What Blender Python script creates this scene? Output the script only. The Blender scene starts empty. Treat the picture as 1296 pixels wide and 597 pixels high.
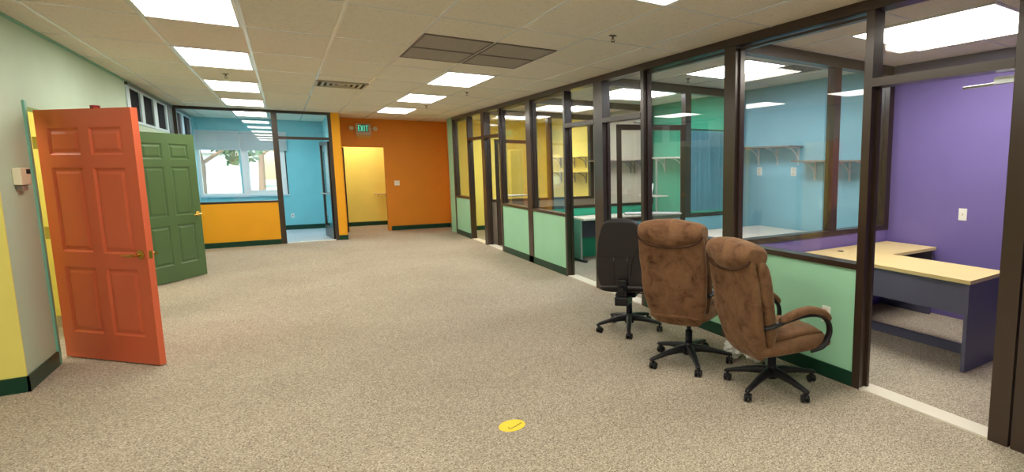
import bpy, bmesh, math, random
from mathutils import Vector, Matrix, noise
random.seed(7)
S = bpy.context.scene
COL = S.collection
PI = math.pi
H = 2.727
XL, XR, XB = -1.606, 3.317, 5.75          # left wall face, glazed wall face, back wall of the side rooms
YP, YF, YB = 13.83, 15.05, 16.72          # front office partition, far wall, office window wall

# ------------------------------------------------------------------ materials
def lin(c):
    return tuple(((v/255)/12.92 if v/255 <= .04045 else ((v/255+.055)/1.055)**2.4) for v in c) + (1,)

def mat(name):
    m = bpy.data.materials.new(name); m.use_nodes = True
    nt = m.node_tree; b = nt.nodes['Principled BSDF']
    return m, nt, b

def N(nt, t, **kw):
    n = nt.nodes.new(t)
    for k, v in kw.items():
        if hasattr(n, k): setattr(n, k, v)
        else: n.inputs[k].default_value = v
    return n

def paint(name, rgb, rough=.55, var=.06, scale=3., bump=.04, bscale=220., spec=.35, metal=0.):
    m, nt, b = mat(name)
    tc = N(nt, 'ShaderNodeTexCoord')
    nz = N(nt, 'ShaderNodeTexNoise'); nz.inputs['Scale'].default_value = scale; nz.inputs['Detail'].default_value = 3
    nt.links.new(tc.outputs['Object'], nz.inputs['Vector'])
    mx = N(nt, 'ShaderNodeMixRGB'); c = lin(rgb)
    mx.inputs[1].default_value = tuple(v*(1-var) for v in c[:3]) + (1,)
    mx.inputs[2].default_value = tuple(min(1, v*(1+var)) for v in c[:3]) + (1,)
    nt.links.new(nz.outputs['Fac'], mx.inputs[0]); nt.links.new(mx.outputs[0], b.inputs['Base Color'])
    b.inputs['Roughness'].default_value = rough; b.inputs['Metallic'].default_value = metal
    b.inputs['Specular IOR Level'].default_value = spec
    if bump:
        n2 = N(nt, 'ShaderNodeTexNoise'); n2.inputs['Scale'].default_value = bscale
        nt.links.new(tc.outputs['Object'], n2.inputs['Vector'])
        bp = N(nt, 'ShaderNodeBump'); bp.inputs['Strength'].default_value = bump; bp.inputs['Distance'].default_value = .01
        nt.links.new(n2.outputs['Fac'], bp.inputs['Height']); nt.links.new(bp.outputs[0], b.inputs['Normal'])
    return m

def ramp(nt, stops):
    r = N(nt, 'ShaderNodeValToRGB'); e = r.color_ramp.elements
    while len(e) > 1: e.remove(e[-1])
    e[0].position, e[0].color = stops[0][0], lin(stops[0][1])
    for p, c in stops[1:]:
        x = e.new(p); x.color = lin(c)
    return r

def carpet(name, stops, big=((.5), (.5))):
    m, nt, b = mat(name)
    tc = N(nt, 'ShaderNodeTexCoord')
    a = N(nt, 'ShaderNodeTexNoise'); a.inputs['Scale'].default_value = 105; a.inputs['Detail'].default_value = 4; a.inputs['Roughness'].default_value = .9
    nt.links.new(tc.outputs['Object'], a.inputs['Vector'])
    vo = N(nt, 'ShaderNodeTexVoronoi'); vo.inputs['Scale'].default_value = 125
    nt.links.new(tc.outputs['Object'], vo.inputs['Vector'])
    sp = N(nt, 'ShaderNodeSeparateColor'); nt.links.new(vo.outputs['Color'], sp.inputs[0])
    mr = N(nt, 'ShaderNodeMapRange'); mr.inputs['To Min'].default_value = -.085; mr.inputs['To Max'].default_value = .085
    nt.links.new(sp.outputs[0], mr.inputs['Value'])
    ad = N(nt, 'ShaderNodeMath', operation='ADD'); nt.links.new(a.outputs['Fac'], ad.inputs[0]); nt.links.new(mr.outputs[0], ad.inputs[1])
    r = ramp(nt, stops); nt.links.new(ad.outputs[0], r.inputs[0])
    w = N(nt, 'ShaderNodeTexNoise'); w.inputs['Scale'].default_value = .9; w.inputs['Detail'].default_value = 4
    nt.links.new(tc.outputs['Object'], w.inputs['Vector'])
    r2 = ramp(nt, [(.3, (240, 239, 238)), (.7, (255, 255, 255))]); nt.links.new(w.outputs['Fac'], r2.inputs[0])
    mx = N(nt, 'ShaderNodeMixRGB', blend_type='MULTIPLY'); mx.inputs[0].default_value = 1
    nt.links.new(r.outputs[0], mx.inputs[1]); nt.links.new(r2.outputs[0], mx.inputs[2])
    nt.links.new(mx.outputs[0], b.inputs['Base Color'])
    b.inputs['Roughness'].default_value = .95; b.inputs['Specular IOR Level'].default_value = .1
    bp = N(nt, 'ShaderNodeBump'); bp.inputs['Strength'].default_value = .15; bp.inputs['Distance'].default_value = .004
    nt.links.new(a.outputs['Fac'], bp.inputs['Height']); nt.links.new(bp.outputs[0], b.inputs['Normal'])
    return m

def glass(name, tint=(1, 1, 1), f0=.055):
    m, nt, b = mat(name); nt.nodes.remove(b)
    out = nt.nodes['Material Output']
    lw = N(nt, 'ShaderNodeLayerWeight'); lw.inputs['Blend'].default_value = .5
    pw = N(nt, 'ShaderNodeMath', operation='POWER'); pw.inputs[1].default_value = 5
    nt.links.new(lw.outputs['Facing'], pw.inputs[0])
    ma = N(nt, 'ShaderNodeMath', operation='MULTIPLY_ADD'); ma.inputs[1].default_value = 1-f0; ma.inputs[2].default_value = f0
    nt.links.new(pw.outputs[0], ma.inputs[0])
    tr = N(nt, 'ShaderNodeBsdfTransparent'); tr.inputs[0].default_value = tint + (1,)
    gl = N(nt, 'ShaderNodeBsdfGlossy'); gl.inputs['Roughness'].default_value = 0.0
    mx = N(nt, 'ShaderNodeMixShader')
    nt.links.new(ma.outputs[0], mx.inputs[0]); nt.links.new(tr.outputs[0], mx.inputs[1]); nt.links.new(gl.outputs[0], mx.inputs[2])
    nt.links.new(mx.outputs[0], out.inputs['Surface'])
    return m

def lens(name, rgb, strength):
    """prismatic troffer lens lit by three tubes running along Y"""
    m, nt, b = mat(name); nt.nodes.remove(b)
    out = nt.nodes['Material Output']
    em = N(nt, 'ShaderNodeEmission'); em.inputs['Color'].default_value = tuple(rgb) + (1,); em.inputs['Strength'].default_value = strength
    nt.links.new(em.outputs[0], out.inputs['Surface'])
    return m

def tile(name, rgb):
    m, nt, b = mat(name)
    tc = N(nt, 'ShaderNodeTexCoord')
    a = N(nt, 'ShaderNodeTexNoise'); a.inputs['Scale'].default_value = 38; a.inputs['Detail'].default_value = 6; a.inputs['Roughness'].default_value = .75
    nt.links.new(tc.outputs['Object'], a.inputs['Vector'])
    c = rgb
    r = ramp(nt, [(.28, tuple(int(v*.78) for v in c)), (.42, tuple(int(v*.97) for v in c)), (.7, c)])
    nt.links.new(a.outputs['Fac'], r.inputs[0]); nt.links.new(r.outputs[0], b.inputs['Base Color'])
    b.inputs['Roughness'].default_value = .9; b.inputs['Specular IOR Level'].default_value = .15
    bp = N(nt, 'ShaderNodeBump'); bp.inputs['Strength'].default_value = .25; bp.inputs['Distance'].default_value = .004
    nt.links.new(a.outputs['Fac'], bp.inputs['Height']); nt.links.new(bp.outputs[0], b.inputs['Normal'])
    return m

def suede(name):
    m, nt, b = mat(name)
    tc = N(nt, 'ShaderNodeTexCoord')
    a = N(nt, 'ShaderNodeTexNoise'); a.inputs['Scale'].default_value = 9; a.inputs['Detail'].default_value = 8; a.inputs['Roughness'].default_value = .68; a.inputs['Distortion'].default_value = .5
    nt.links.new(tc.outputs['Object'], a.inputs['Vector'])
    r = ramp(nt, [(.30, (62, 38, 27)), (.38, (98, 67, 46)), (.50, (117, 84, 60)), (.72, (132, 98, 71))])
    nt.links.new(a.outputs['Fac'], r.inputs[0]); nt.links.new(r.outputs[0], b.inputs['Base Color'])
    b.inputs['Roughness'].default_value = .85; b.inputs['Specular IOR Level'].default_value = .2
    b.inputs['Sheen Weight'].default_value = .25; b.inputs['Sheen Roughness'].default_value = .4
    b.inputs['Sheen Tint'].default_value = (1, .8, .6, 1)
    n2 = N(nt, 'ShaderNodeTexNoise'); n2.inputs['Scale'].default_value = 16; n2.inputs['Detail'].default_value = 4; n2.inputs['Distortion'].default_value = .8
    nt.links.new(tc.outputs['Object'], n2.inputs['Vector'])
    bp = N(nt, 'ShaderNodeBump'); bp.inputs['Strength'].default_value = .55; bp.inputs['Distance'].default_value = .012
    nt.links.new(n2.outputs['Fac'], bp.inputs['Height']); nt.links.new(bp.outputs[0], b.inputs['Normal'])
    return m

M = {}
M['carpet'] = carpet('carpet', [(.32, (82, 74, 68)), (.41, (142, 130, 116)), (.50, (175, 163, 146)), (.58, (191, 179, 161)), (.68, (234, 227, 214))])
M['carpet_window_lit'] = carpet('window_lit_carpet', [(.3, (150, 160, 165)), (.5, (190, 200, 205)), (.7, (215, 222, 225))])  # window light on the office floor put into a paler, bluer carpet colour
M['tile'] = tile('ceiling_tile', (234, 226, 212))
M['tbar'] = paint('tbar_white', (240, 240, 240), .25, .02, bump=0)
M['mint'] = paint('mint_paint', (160, 216, 182))
M['sage'] = paint('sage_paint', (188, 210, 188))
M['mint_trim'] = paint('mint_trim_paint', (120, 182, 162), .35)
M['yellow'] = paint('yellow_paint', (242, 228, 122))
M['orange'] = paint('orange_paint', (226, 142, 40))
M['amber'] = paint('amber_paint', (244, 170, 30))
M['blue'] = paint('blue_paint', (134, 206, 216))
M['room_blue'] = paint('room_blue_paint', (146, 206, 224))
M['purple'] = paint('purple_paint', (118, 104, 168))
M['teal_green'] = paint('teal_green_paint', (56, 164, 130))
M['grey_wall'] = paint('grey_paint', (186, 182, 172))
M['taupe'] = paint('taupe_paint', (140, 128, 116))
M['dark_room'] = paint('unlit_room_shade', (40, 34, 44))  # darkness of the unlit room put into its wall colour
M['base'] = paint('baseboard_green', (18, 62, 46), .35)
M['bronze'] = paint('bronze_frame', (56, 41, 32), .28, .1, 5, bump=.01, spec=.8, metal=.1)
M['lite_frame'] = paint('pale_frame', (196, 216, 226), .4, bump=0)
M['white'] = paint('white_vinyl', (236, 238, 238), .35, .02, bump=0)
M['sill_white'] = paint('threshold_white', (224, 218, 204), .4, .05, bump=.02)
M['red'] = paint('red_door_paint', (218, 104, 70), .38, .05, 2, .03, 90)
M['dark_red'] = paint('dark_red', (140, 36, 30), .4, bump=0)
M['green'] = paint('green_door_paint', (82, 108, 70), .38, .05, 2, .03, 90)
M['brass'] = paint('brass_hardware', (206, 170, 84), .22, .05, metal=1., bump=0)
M['nickel'] = paint('nickel_hardware', (200, 196, 186), .25, .05, metal=1., bump=0)
M['alu'] = paint('aluminium', (190, 196, 198), .35, .04, metal=.8, bump=0)
M['plastic_black'] = paint('black_plastic', (26, 25, 30), .38, .1, bump=.02)
M['lift'] = paint('lift_steel', (20, 22, 40), .25, .05, bump=0, metal=.4)
M['leather'] = paint('black_leather', (34, 30, 34), .36, .12, 12, .25, 70., spec=.5)
M['piping'] = paint('black_piping', (18, 16, 18), .45, bump=0)
M['thread'] = paint('grey_thread', (96, 92, 92), .8, bump=0)
M['suede'] = suede('brown_suede')
M['suede_dark'] = paint('suede_crease', (66, 40, 28), .9, .1, 20, bump=0)
M['desk_top'] = paint('maple_laminate', (226, 202, 146), .42, .06, 4, .01)
M['desk_grey'] = paint('slate_laminate', (98, 96, 120), .5, .06, 6, .02)
M['white_top'] = paint('white_laminate', (222, 216, 204), .4, .03, bump=0)
M['ivory'] = paint('ivory_plastic', (226, 214, 186), .45, .03, bump=0)
M['plate'] = paint('white_plate', (240, 238, 232), .4, .02, bump=0)
M['paper'] = paint('white_paper', (252, 252, 250), .8, .03, bump=.3, bscale=25)
M['curtain'] = paint('teal_curtain_cloth', (124, 184, 204), .85, .12, 9, .1, 120)
M['vent'] = paint('grille_grey', (178, 168, 160), .5, .1, 14, bump=0)
M['plenum'] = paint('plenum_grey', (120, 110, 104), .7, bump=0)
M['slot'] = paint('slot_dark', (34, 32, 30), .8, bump=0)
M['exit_case'] = paint('exit_case_grey', (206, 186, 160), .5, bump=0)
M['tan'] = paint('tan_plate', (214, 160, 70), .5, bump=0)
M['sticker'] = paint('yellow_sticker', (246, 214, 50), .5, .04, 30, bump=0)
M['ink'] = paint('brown_ink', (120, 92, 30), .6, bump=0)
M['sprinkler'] = paint('sprinkler_metal', (120, 112, 100), .35, metal=.7, bump=0)
M['blind'] = paint('white_blind', (232, 238, 240), .6, .02, bump=0)
_nt = M['blind'].node_tree; _tl = N(_nt, 'ShaderNodeBsdfTranslucent'); _tl.inputs[0].default_value = (.85, .9, .92, 1)
_ms = N(_nt, 'ShaderNodeMixShader'); _ms.inputs[0].default_value = .45
_nt.links.new(_nt.nodes['Principled BSDF'].outputs[0], _ms.inputs[1]); _nt.links.new(_tl.outputs[0], _ms.inputs[2]); _nt.links.new(_ms.outputs[0], _nt.nodes['Material Output'].inputs['Surface'])
M['lawn'] = paint('lawn_grass', (170, 186, 150), .9, .2, 2.5, .3, 30)
M['bark'] = paint('tree_bark', (120, 104, 90), .9, .2, 8, .4, 20)
M['leaf'] = paint('tree_leaf', (120, 140, 112), .8, .25, 2, bump=0)
M['asphalt'] = paint('pale_asphalt', (170, 170, 170), .9, .1, 4, .2, 40)
M['siding'] = paint('pale_siding', (190, 196, 200), .7, .05, 2, bump=0)
M['roofing'] = paint('grey_roof', (150, 150, 156), .8, .1, 5, bump=0)
M['glass'] = glass('clear_glass')
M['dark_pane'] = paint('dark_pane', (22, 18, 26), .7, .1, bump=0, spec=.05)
M['lens'] = lens('lens_warm', (1, .945, .82), 5.2)
M['lens_cool'] = lens('lens_cool', (.92, .97, 1), 5.0)
M['lens_office'] = lens('lens_office', (.92, .97, 1), 8.0)
def emit(name, rgb, s):
    return lens(name, rgb, s)
M['exit_green'] = emit('exit_green_letters', (.10, .75, .45), .38)
M['exit_face'] = paint('exit_face', (120, 128, 118), .5, bump=0)

# ------------------------------------------------------------------ mesh builder
class MB:
    def __init__(s): s.bm = bmesh.new()
    def box(s, x0, x1, y0, y1, z0, z1, bevel=0.):
        x0, x1 = min(x0, x1), max(x0, x1); y0, y1 = min(y0, y1), max(y0, y1); z0, z1 = min(z0, z1), max(z0, z1)
        r = bmesh.ops.create_cube(s.bm, size=1.0)
        vs = r['verts']
        for v in vs:
            v.co = Vector(((x0+x1)/2+v.co.x*(x1-x0), (y0+y1)/2+v.co.y*(y1-y0), (z0+z1)/2+v.co.z*(z1-z0)))
        if bevel:
            es = list({e for v in vs for e in v.link_edges})
            bmesh.ops.bevel(s.bm, geom=es, offset=bevel, segments=2, profile=.5, affect='EDGES')
        return s
    def ring(s, pts): return [s.bm.verts.new(p) for p in pts]
    def skin(s, rings, cap=True, close=False, first=True):
        n = len(rings[0])
        pairs = list(zip(rings, rings[1:])) + ([(rings[-1], rings[0])] if close else [])
        for a, b in pairs:
            for i in range(n):
                s.bm.faces.new((a[i], a[(i+1) % n], b[(i+1) % n], b[i]))
        if cap and not close:
            (s.bm.faces.new(list(reversed(rings[0]))) if first else None); s.bm.faces.new(rings[-1])
        return s
    def tube(s, path, r, n=12, flat=1.):
        """round (or flattened) tube along a list of points; r number or list"""
        P = [Vector(p) for p in path]; rs = r if isinstance(r, (list, tuple)) else [r]*len(P)
        rings = []; up = None
        for i, p in enumerate(P):
            t = (P[min(i+1, len(P)-1)] - P[max(i-1, 0)]).normalized()
            if up is None:
                up = Vector((0, 0, 1)) if abs(t.z) < .9 else Vector((0, 1, 0))
            a = t.cross(up)
            if a.length < 1e-5: a = t.cross(Vector((0, 1, 0)))
            a.normalize(); b = a.cross(t).normalized(); up = b
            rings.append(s.ring([p + a*math.cos(2*PI*k/n)*rs[i] + b*math.sin(2*PI*k/n)*rs[i]*flat for k in range(n)]))
        return s.skin(rings)
    def cyl(s, p0, p1, r0, r1=None, n=20): return s.tube([p0, p1], [r0, r0 if r1 is None else r1], n)
    def lathe(s, prof, c=(0, 0, 0), n=24):
        rings = [s.ring([(c[0]+r*math.cos(2*PI*k/n), c[1]+r*math.sin(2*PI*k/n), c[2]+z) for k in range(n)]) for r, z in prof]
        return s.skin(rings)
    def prism(s, poly, z0, z1):
        a = s.ring([(x, y, z0) for x, y in poly]); b = s.ring([(x, y, z1) for x, y in poly])
        return s.skin([a, b])
    def loft(s, secs, n=28, wob=0., seed=0):
        """secs: (centre, u, v, half_u, half_v, exponent) superellipse rings"""
        rings = []
        for c, u, v, hu, hv, e in secs:
            c, u, v = Vector(c), Vector(u), Vector(v); pts = []
            for k in range(n):
                a = 2*PI*k/n; ca, sa = math.cos(a), math.sin(a)
                p = c + u*hu*math.copysign(abs(ca)**(2/e), ca) + v*hv*math.copysign(abs(sa)**(2/e), sa)
                if wob:
                    q = p*9 + Vector((seed*3.1, seed*1.7, seed))
                    p = p + Vector((noise.noise(q), noise.noise(q+Vector((9, 0, 0))), noise.noise(q+Vector((0, 9, 0)))))*wob
                pts.append(p)
            rings.append(s.ring(pts))
        return s.skin(rings)
    def build(s, name, m, parent=None, local=False, smooth=False, props=None):
        bmesh.ops.recalc_face_normals(s.bm, faces=s.bm.faces)
        if parent is not None and not local:
            bpy.context.view_layer.update()
            mi = world(parent).inverted()
            s.bm.transform(mi)
        me = bpy.data.meshes.new(name); s.bm.to_mesh(me); s.bm.free()
        if smooth:
            for p in me.polygons: p.use_smooth = True
        me.materials.append(m)
        o = bpy.data.objects.new(name, me); COL.objects.link(o)
        if parent is not None: o.parent = parent
        if smooth == 'auto':
            bm = bmesh.new(); bm.from_mesh(me)
            for e in bm.edges:
                e.smooth = len(e.link_faces) == 2 and e.calc_face_angle(0) < math.radians(38)
            bm.to_mesh(me); bm.free()
        for k, v in (props or {}).items(): o[k] = v
        return o

def world(o):
    m = o.matrix_basis.copy()
    while o.parent is not None:
        o = o.parent; m = o.matrix_basis @ m
    return m

def tag(o, label, cat, group=None, kind=None):
    o['label'] = label; o['category'] = cat
    if group: o['group'] = group
    if kind: o['kind'] = kind
    return o

def thing(name, label, cat, loc=(0, 0, 0), rz=0, group=None, kind=None):
    o = bpy.data.objects.new(name, None); COL.objects.link(o)
    o.location = loc; o.rotation_euler = (0, 0, rz); o.empty_display_size = .1
    return tag(o, label, cat, group, kind)

def struct(name, mb, m, label, cat, smooth=False):
    return tag(mb.build(name, m, smooth=smooth), label, cat, None, 'structure')

def dup(root, dloc, label, group=None):
    r = root.copy(); COL.objects.link(r); r.location = root.location + Vector(dloc); r['label'] = label
    if group: r['group'] = group
    for ch in list(root.children):
        c = ch.copy(); COL.objects.link(c); c.parent = r
        for g in list(ch.children):
            d = g.copy(); COL.objects.link(d); d.parent = c
    return r

def holed(mb, axis, t0, t1, a0, a1, z0, z1, holes):
    """wall slab of thickness t0..t1 on `axis`, spanning a0..a1 along the other axis, with holes (b0,b1,w0,w1)"""
    As = sorted({a0, a1, *[h[0] for h in holes], *[h[1] for h in holes]}); As = [a for a in As if a0 <= a <= a1]
    for p, q in zip(As, As[1:]):
        m_ = (p+q)/2; z = z0
        for h in sorted([h for h in holes if h[0] < m_ < h[1]], key=lambda h: h[2]):
            if h[2] > z: (mb.box(t0, t1, p, q, z, h[2]) if axis == 'x' else mb.box(p, q, t0, t1, z, h[2]))
            z = h[3]
        if z < z1: (mb.box(t0, t1, p, q, z, z1) if axis == 'x' else mb.box(p, q, t0, t1, z, z1))
    return mb

# ------------------------------------------------------------------ floor and ceiling
struct('floor', MB().box(-6, XB+.1, -5, YP+.0, -.1, 0).box(.98, XB+.1, YP, 17, -.1, 0).box(-6, -1.72, YP, 17, -.1, 0), M['carpet'],
       'speckled beige and brown carpet covering the open office floor', 'floor')
struct('floor_office', MB().box(-1.72, .98, YP, YB+.1, -.1, 0), M['carpet_window_lit'], 'front office carpet with the window light put into its pale bluish colour', 'floor')
ceil = struct('ceiling', MB().box(-6, XB+.2, -5, YB+.15, H, H+.12).box(.9, XB+.2, YB+.15, 17, H, H+.12), M['tile'], 'suspended ceiling of cream mineral tiles', 'ceiling')
g = MB()
def tgrid(x0, x1, y0, y1, xo, yo, dx=.6096, dy=1.2192, skip=()):
    i = math.ceil((x0-xo)/dx)
    while xo+i*dx < x1:
        x = xo+i*dx; g.box(x-.012, x+.012, y0, y1, H-.004, H+.01); i += 1
    j = math.ceil((y0-yo)/dy)
    while yo+j*dy < y1:
        y = yo+j*dy; g.box(x0, x1, y-.012, y+.012, H-.0035, H+.01); j += 1
XA, Y0 = -.784, 5.6926
tgrid(XL, XR, -5, YP, XA, Y0)
tgrid(-6, XL, -5, 5.74, XA, Y0)
tgrid(XL, .9, YP+.06, YB, XA, Y0)
tgrid(1.06, XR, YP, YF, XA, Y0)
tgrid(3.44, XB, .4, 3.70, 4.04, 1.87-1.2192/2)
tgrid(3.44, XB, 3.80, 6.22, 4.0925, 4.27)
tgrid(3.44, XB, 6.33, 8.70, 4.06, 6.65)
tgrid(3.44, XB, 8.80, 11.13, 4.06, 9.1)
tgrid(3.44, XB, 11.23, 13.88, 4.06, 11.6)
g.build('grid_bars', M['tbar'], ceil)

# ------------------------------------------------------------------ ceiling lights
def troffer(x0, x1, y0, y1, label, group, cool=False, wide=False):
    t = thing('ceiling_light', label, 'ceiling light', ((x0+x1)/2, (y0+y1)/2, H-.012), 0, group)
    f = MB(); w = .022
    for b in ((x0, x0+w, y0, y1), (x1-w, x1, y0, y1), (x0+w, x1-w, y0, y0+w), (x0+w, x1-w, y1-w, y1)):
        f.box(*b, H-.014, H+.002)
    f.build('frame', M['tbar'], t)
    MB().box(x0+w, x1-w, y0+w, y1-w, H-.010, H+.001).build('lens', M['lens_cool'] if cool else M['lens'], t)
    return t
GL = 'recessed ceiling lights of the open office'
a, b = XA+.012, XA+.6096-.012
rowlab = {-6: 'recessed light behind the camera over the left aisle', -4: 'recessed light almost overhead on the left aisle', -2: 'recessed light over the left aisle short of the thermostat wall',
          0: 'largest recessed light, at the near end of the left ceiling row', 2: 'second recessed light of the left ceiling row, above the red door',
          4: 'third recessed light of the left ceiling row, beyond the first sprinkler', 6: 'recessed light of the left row closest to the office glass'}
for k in (-6, -4, -2, 0, 2, 4, 6):
    y1 = Y0+k*1.2192
    troffer(a, b, y1-1.2192+.012, y1-.012, rowlab[k], GL)
lo_ = troffer(a, b, 14.24, 15.43, 'recessed light inside the blue front office by the window', None, True)
for c_ in lo_.children:
    if c_.name.startswith('lens'): c_.data.materials[0] = M['lens_office']
rr = {-6: 'recessed light behind the camera over the right aisle', -4: 'recessed light almost overhead near the purple room', -2: 'recessed light over the brown chairs, only its edge in view',
      2: 'nearest recessed light of the right row, just past the grilles', 4: 'middle recessed light of the right ceiling row', 6: 'farthest recessed light of the right row, before the exit sign'}
a2, b2 = XA+4*.6096+.012, XA+5*.6096-.012
for k in (-6, -4, -2, 2, 4, 6):
    y1 = Y0+k*1.2192
    troffer(a2, b2, y1-1.2192+.012, y1-.012, rr[k], GL)
troffer(4.04, 5.11, 1.87, 3.06, 'broad ceiling light over the desk in the purple room', None)
troffer(4.06, 4.66, 4.32, 5.45, 'ceiling light inside the pale blue side room', None, True)
troffer(4.06, 5.0, 6.72, 7.80, 'ceiling light inside the green side room', None, True)
troffer(4.06, 4.86, 9.12, 10.4, 'ceiling light inside the grey side room beyond the pale green panel', None)
troffer(4.03, 4.93, 11.65, 12.7, 'ceiling light inside the far yellow side room', None)
troffer(1.35, 1.96, 15.35, 16.45, 'ceiling light of the yellow passage behind the far doorway', None)
troffer(-3.0, -1.8, 6.6, 7.2, 'ceiling light of the yellow room behind the red door', None)
troffer(-3.0, -1.8, 8.9, 9.5, 'ceiling light of the yellow room behind the green door', None)
troffer(-4.4, -3.2, 2.6, 3.2, 'ceiling light in the left bay beside the yellow wall', None)
troffer(-4.4, -3.2, -1.4, -.8, 'ceiling light in the left bay behind the camera', None)

# ceiling grilles (four 2x2 ft return grilles), a supply diffuser, sprinklers
def grille(x, y, label):
    t = thing('ceiling_grille', label, 'air grille', (x+.305, y+.305, H-.008), 0, 'perforated return air grilles in the ceiling')
    f = MB()
    for q in ((x+.01, x+.6, y+.01, y+.028), (x+.01, x+.6, y+.582, y+.6), (x+.01, x+.028, y+.028, y+.582), (x+.582, x+.6, y+.028, y+.582)):
        f.box(*q, H-.010, H+.002)
    f.build('frame', M['plenum'], t)
    c = MB()
    for i in range(24): c.box(x+.028, x+.582, y+.03+i*.0231, y+.044+i*.0231, H-.008, H-.003)
    for i in range(5): c.box(x+.08+i*.11, x+.088+i*.11, y+.028, y+.582, H-.007, H-.002)
    c.build('core', M['vent'], t)
    MB().box(x+.02, x+.59, y+.02, y+.59, H-.0015, H+.001).build('plenum', M['plenum'], t)
gx = [XA+3*.6096, XA+4*.6096]; gy = [Y0-.6096, Y0]
for i, x in enumerate(gx):
    for j, y in enumerate(gy):
        grille(x, y, ['left', 'right'][i] and ('return grille nearest the camera on the left of the block of four', 'return grille nearest the camera on the right of the block of four',
               'return grille of the block of four at its far left corner', 'return grille of the block of four nearest the ceiling light')[i+2*j])
dx0, dy0 = XA+2*.6096, 8.62
t = thing('ceiling_diffuser', 'square slotted supply diffuser in the ceiling between both light rows', 'air diffuser', (dx0+.3, dy0+.3, H-.01))
f = MB()
for q in ((dx0, dx0+.61, dy0, dy0+.03), (dx0, dx0+.61, dy0+.58, dy0+.61), (dx0, dx0+.03, dy0+.03, dy0+.58), (dx0+.58, dx0+.61, dy0+.03, dy0+.58)): f.box(*q, H-.014, H+.002)
f.build('frame', M['vent'], t)
for i in range(4):
    s_ = .07+i*.065; v = MB()
    for q in ((s_, .61-s_, s_, s_+.03), (s_, .61-s_, .58-s_, .61-s_), (s_, s_+.03, s_+.03, .58-s_), (.58-s_, .61-s_, s_+.03, .58-s_)):
        if q[1] > q[0] and q[3] > q[2]: v.box(dx0+q[0], dx0+q[1], dy0+q[2], dy0+q[3], H-.016+i*.002, H-.008+i*.002)
    v.build('vane', M['alu'], t)
MB().box(dx0+.02, dx0+.59, dy0+.02, dy0+.59, H-.002, H+.001).build('throat', M['slot'], t)
t = thing('ceiling_diffuser', 'dark supply diffuser in the ceiling of the pale blue side room', 'air diffuser', (4.95, 4.5, H-.01))
f = MB()
for i in range(3):
    s_ = .03+i*.08
    for q in ((s_, .5-s_, s_, s_+.04), (s_, .5-s_, .46-s_, .5-s_), (s_, s_+.04, s_, .5-s_), (.46-s_, .5-s_, s_, .5-s_)): f.box(4.7+q[0], 4.7+q[1], 4.25+q[2], 4.25+q[3], H-.014+.003*i, H-.006+.003*i)
f.build('vane', M['vent'], t)
MB().box(4.71, 5.19, 4.26, 4.74, H-.002, H+.001).build('throat', M['slot'], t)

def sprinkler(x, y, label):
    t = thing('sprinkler_head', label, 'sprinkler', (x, y, H), 0, 'fire sprinklers hanging from the ceiling')
    MB().lathe([(.001, H), (.032, H), (.034, H-.004), (.014, H-.010), (.001, H-.010)], (x, y, 0)).build('escutcheon', M['sprinkler'], t, smooth=True)
    p = MB().cyl((x, y, H-.008), (x, y, H-.03), .008)
    for s_ in (-1, 1): p.tube([(x+.006*s_, y, H-.028), (x+.016*s_, y, H-.038), (x+.003*s_, y, H-.052)], .003, 6)
    p.build('frame', M['sprinkler'], t, smooth=True)
    d = MB().lathe([(.001, H-.05), (.018, H-.052), (.018, H-.055), (.001, H-.056)], (x, y, 0))
    d.build('deflector', M['sprinkler'], t, smooth=True)
sprinkler(-.49, 8.72, 'sprinkler between the second and third lights of the left row')
sprinkler(-.48, 11.9, 'small sprinkler at the end of the left light row by the office')
sprinkler(2.40, 4.25, 'sprinkler right of the return grilles above the dark chair')
sprinkler(2.37, 8.72, 'sprinkler beside the nearest light of the right row')
sprinkler(2.27, 11.1, 'far sprinkler beside the middle light of the right row')
sprinkler(4.35, 5.75, 'sprinkler inside the pale blue side room')

# ------------------------------------------------------------------ left side: walls, doors, clerestory
RED0, RED1, GRN0, GRN1, DH = 6.415, 7.40, 8.80, 9.74, 2.075
CL = [(10.22, 10.90), (11.10, 11.86), (12.16, 12.98), (14.18, 14.80), (15.10, 16.10)]
w = MB()
holed(w, 'x', XL-.12, XL, 5.752, YP, 0, H, [(RED0, RED1, -1, DH), (GRN0, GRN1, -1, DH), (10.03, 13.60, 2.19, 2.665)])
wl = struct('wall_left', w, M['sage'], 'pale sage green wall carrying the red and green doors', 'wall')
MB().box(XL-.005, XL+.015, 5.752, YP-.06, H-.022, H).build('crown_strip', M['mint_trim'], wl)
w = holed(MB(), 'x', XL-.12, XL, YP, YB, 0, H, [(14.0, 16.2, 2.19, 2.665)])
struct('wall_left_office', w, M['blue'], 'blue left wall inside the front office', 'wall')
for nm, y0, y1, panes, lb in (('window_1', 10.03, 13.60, CL[:3], 'strip of dark clerestory panes high above the green door'), ('window_2', 14.0, 16.2, CL[3:], 'pair of dark clerestory panes high inside the front office')):
    t = thing(nm, lb, 'window', (XL, y0, 2.19), kind='structure')
    holed(MB(), 'x', XL-.11, XL+.012, y0, y1, 2.19, 2.665, [(p, q, 2.225, 2.645) for p, q in panes]).build('frame', M['lite_frame'], t)
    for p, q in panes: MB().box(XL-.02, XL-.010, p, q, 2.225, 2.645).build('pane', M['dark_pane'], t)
    if nm == 'window_1': MB().box(XL-.02, XL+.02, 13.16, 13.6, 2.19, 2.665).build('end_post', M['bronze'], t)
    MB().box(XL, XL+.03, y0, y1, 2.665, 2.70).build('head_rail', M['bronze'], t)
struct('wall_left_return', MB().box(-6, XL, 5.74, 5.752, 0, H).box(-6, XL-.12, 5.752, 5.86, 0, H), M['yellow'], 'yellow wall face turning the corner beside the sage wall', 'wall')
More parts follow.
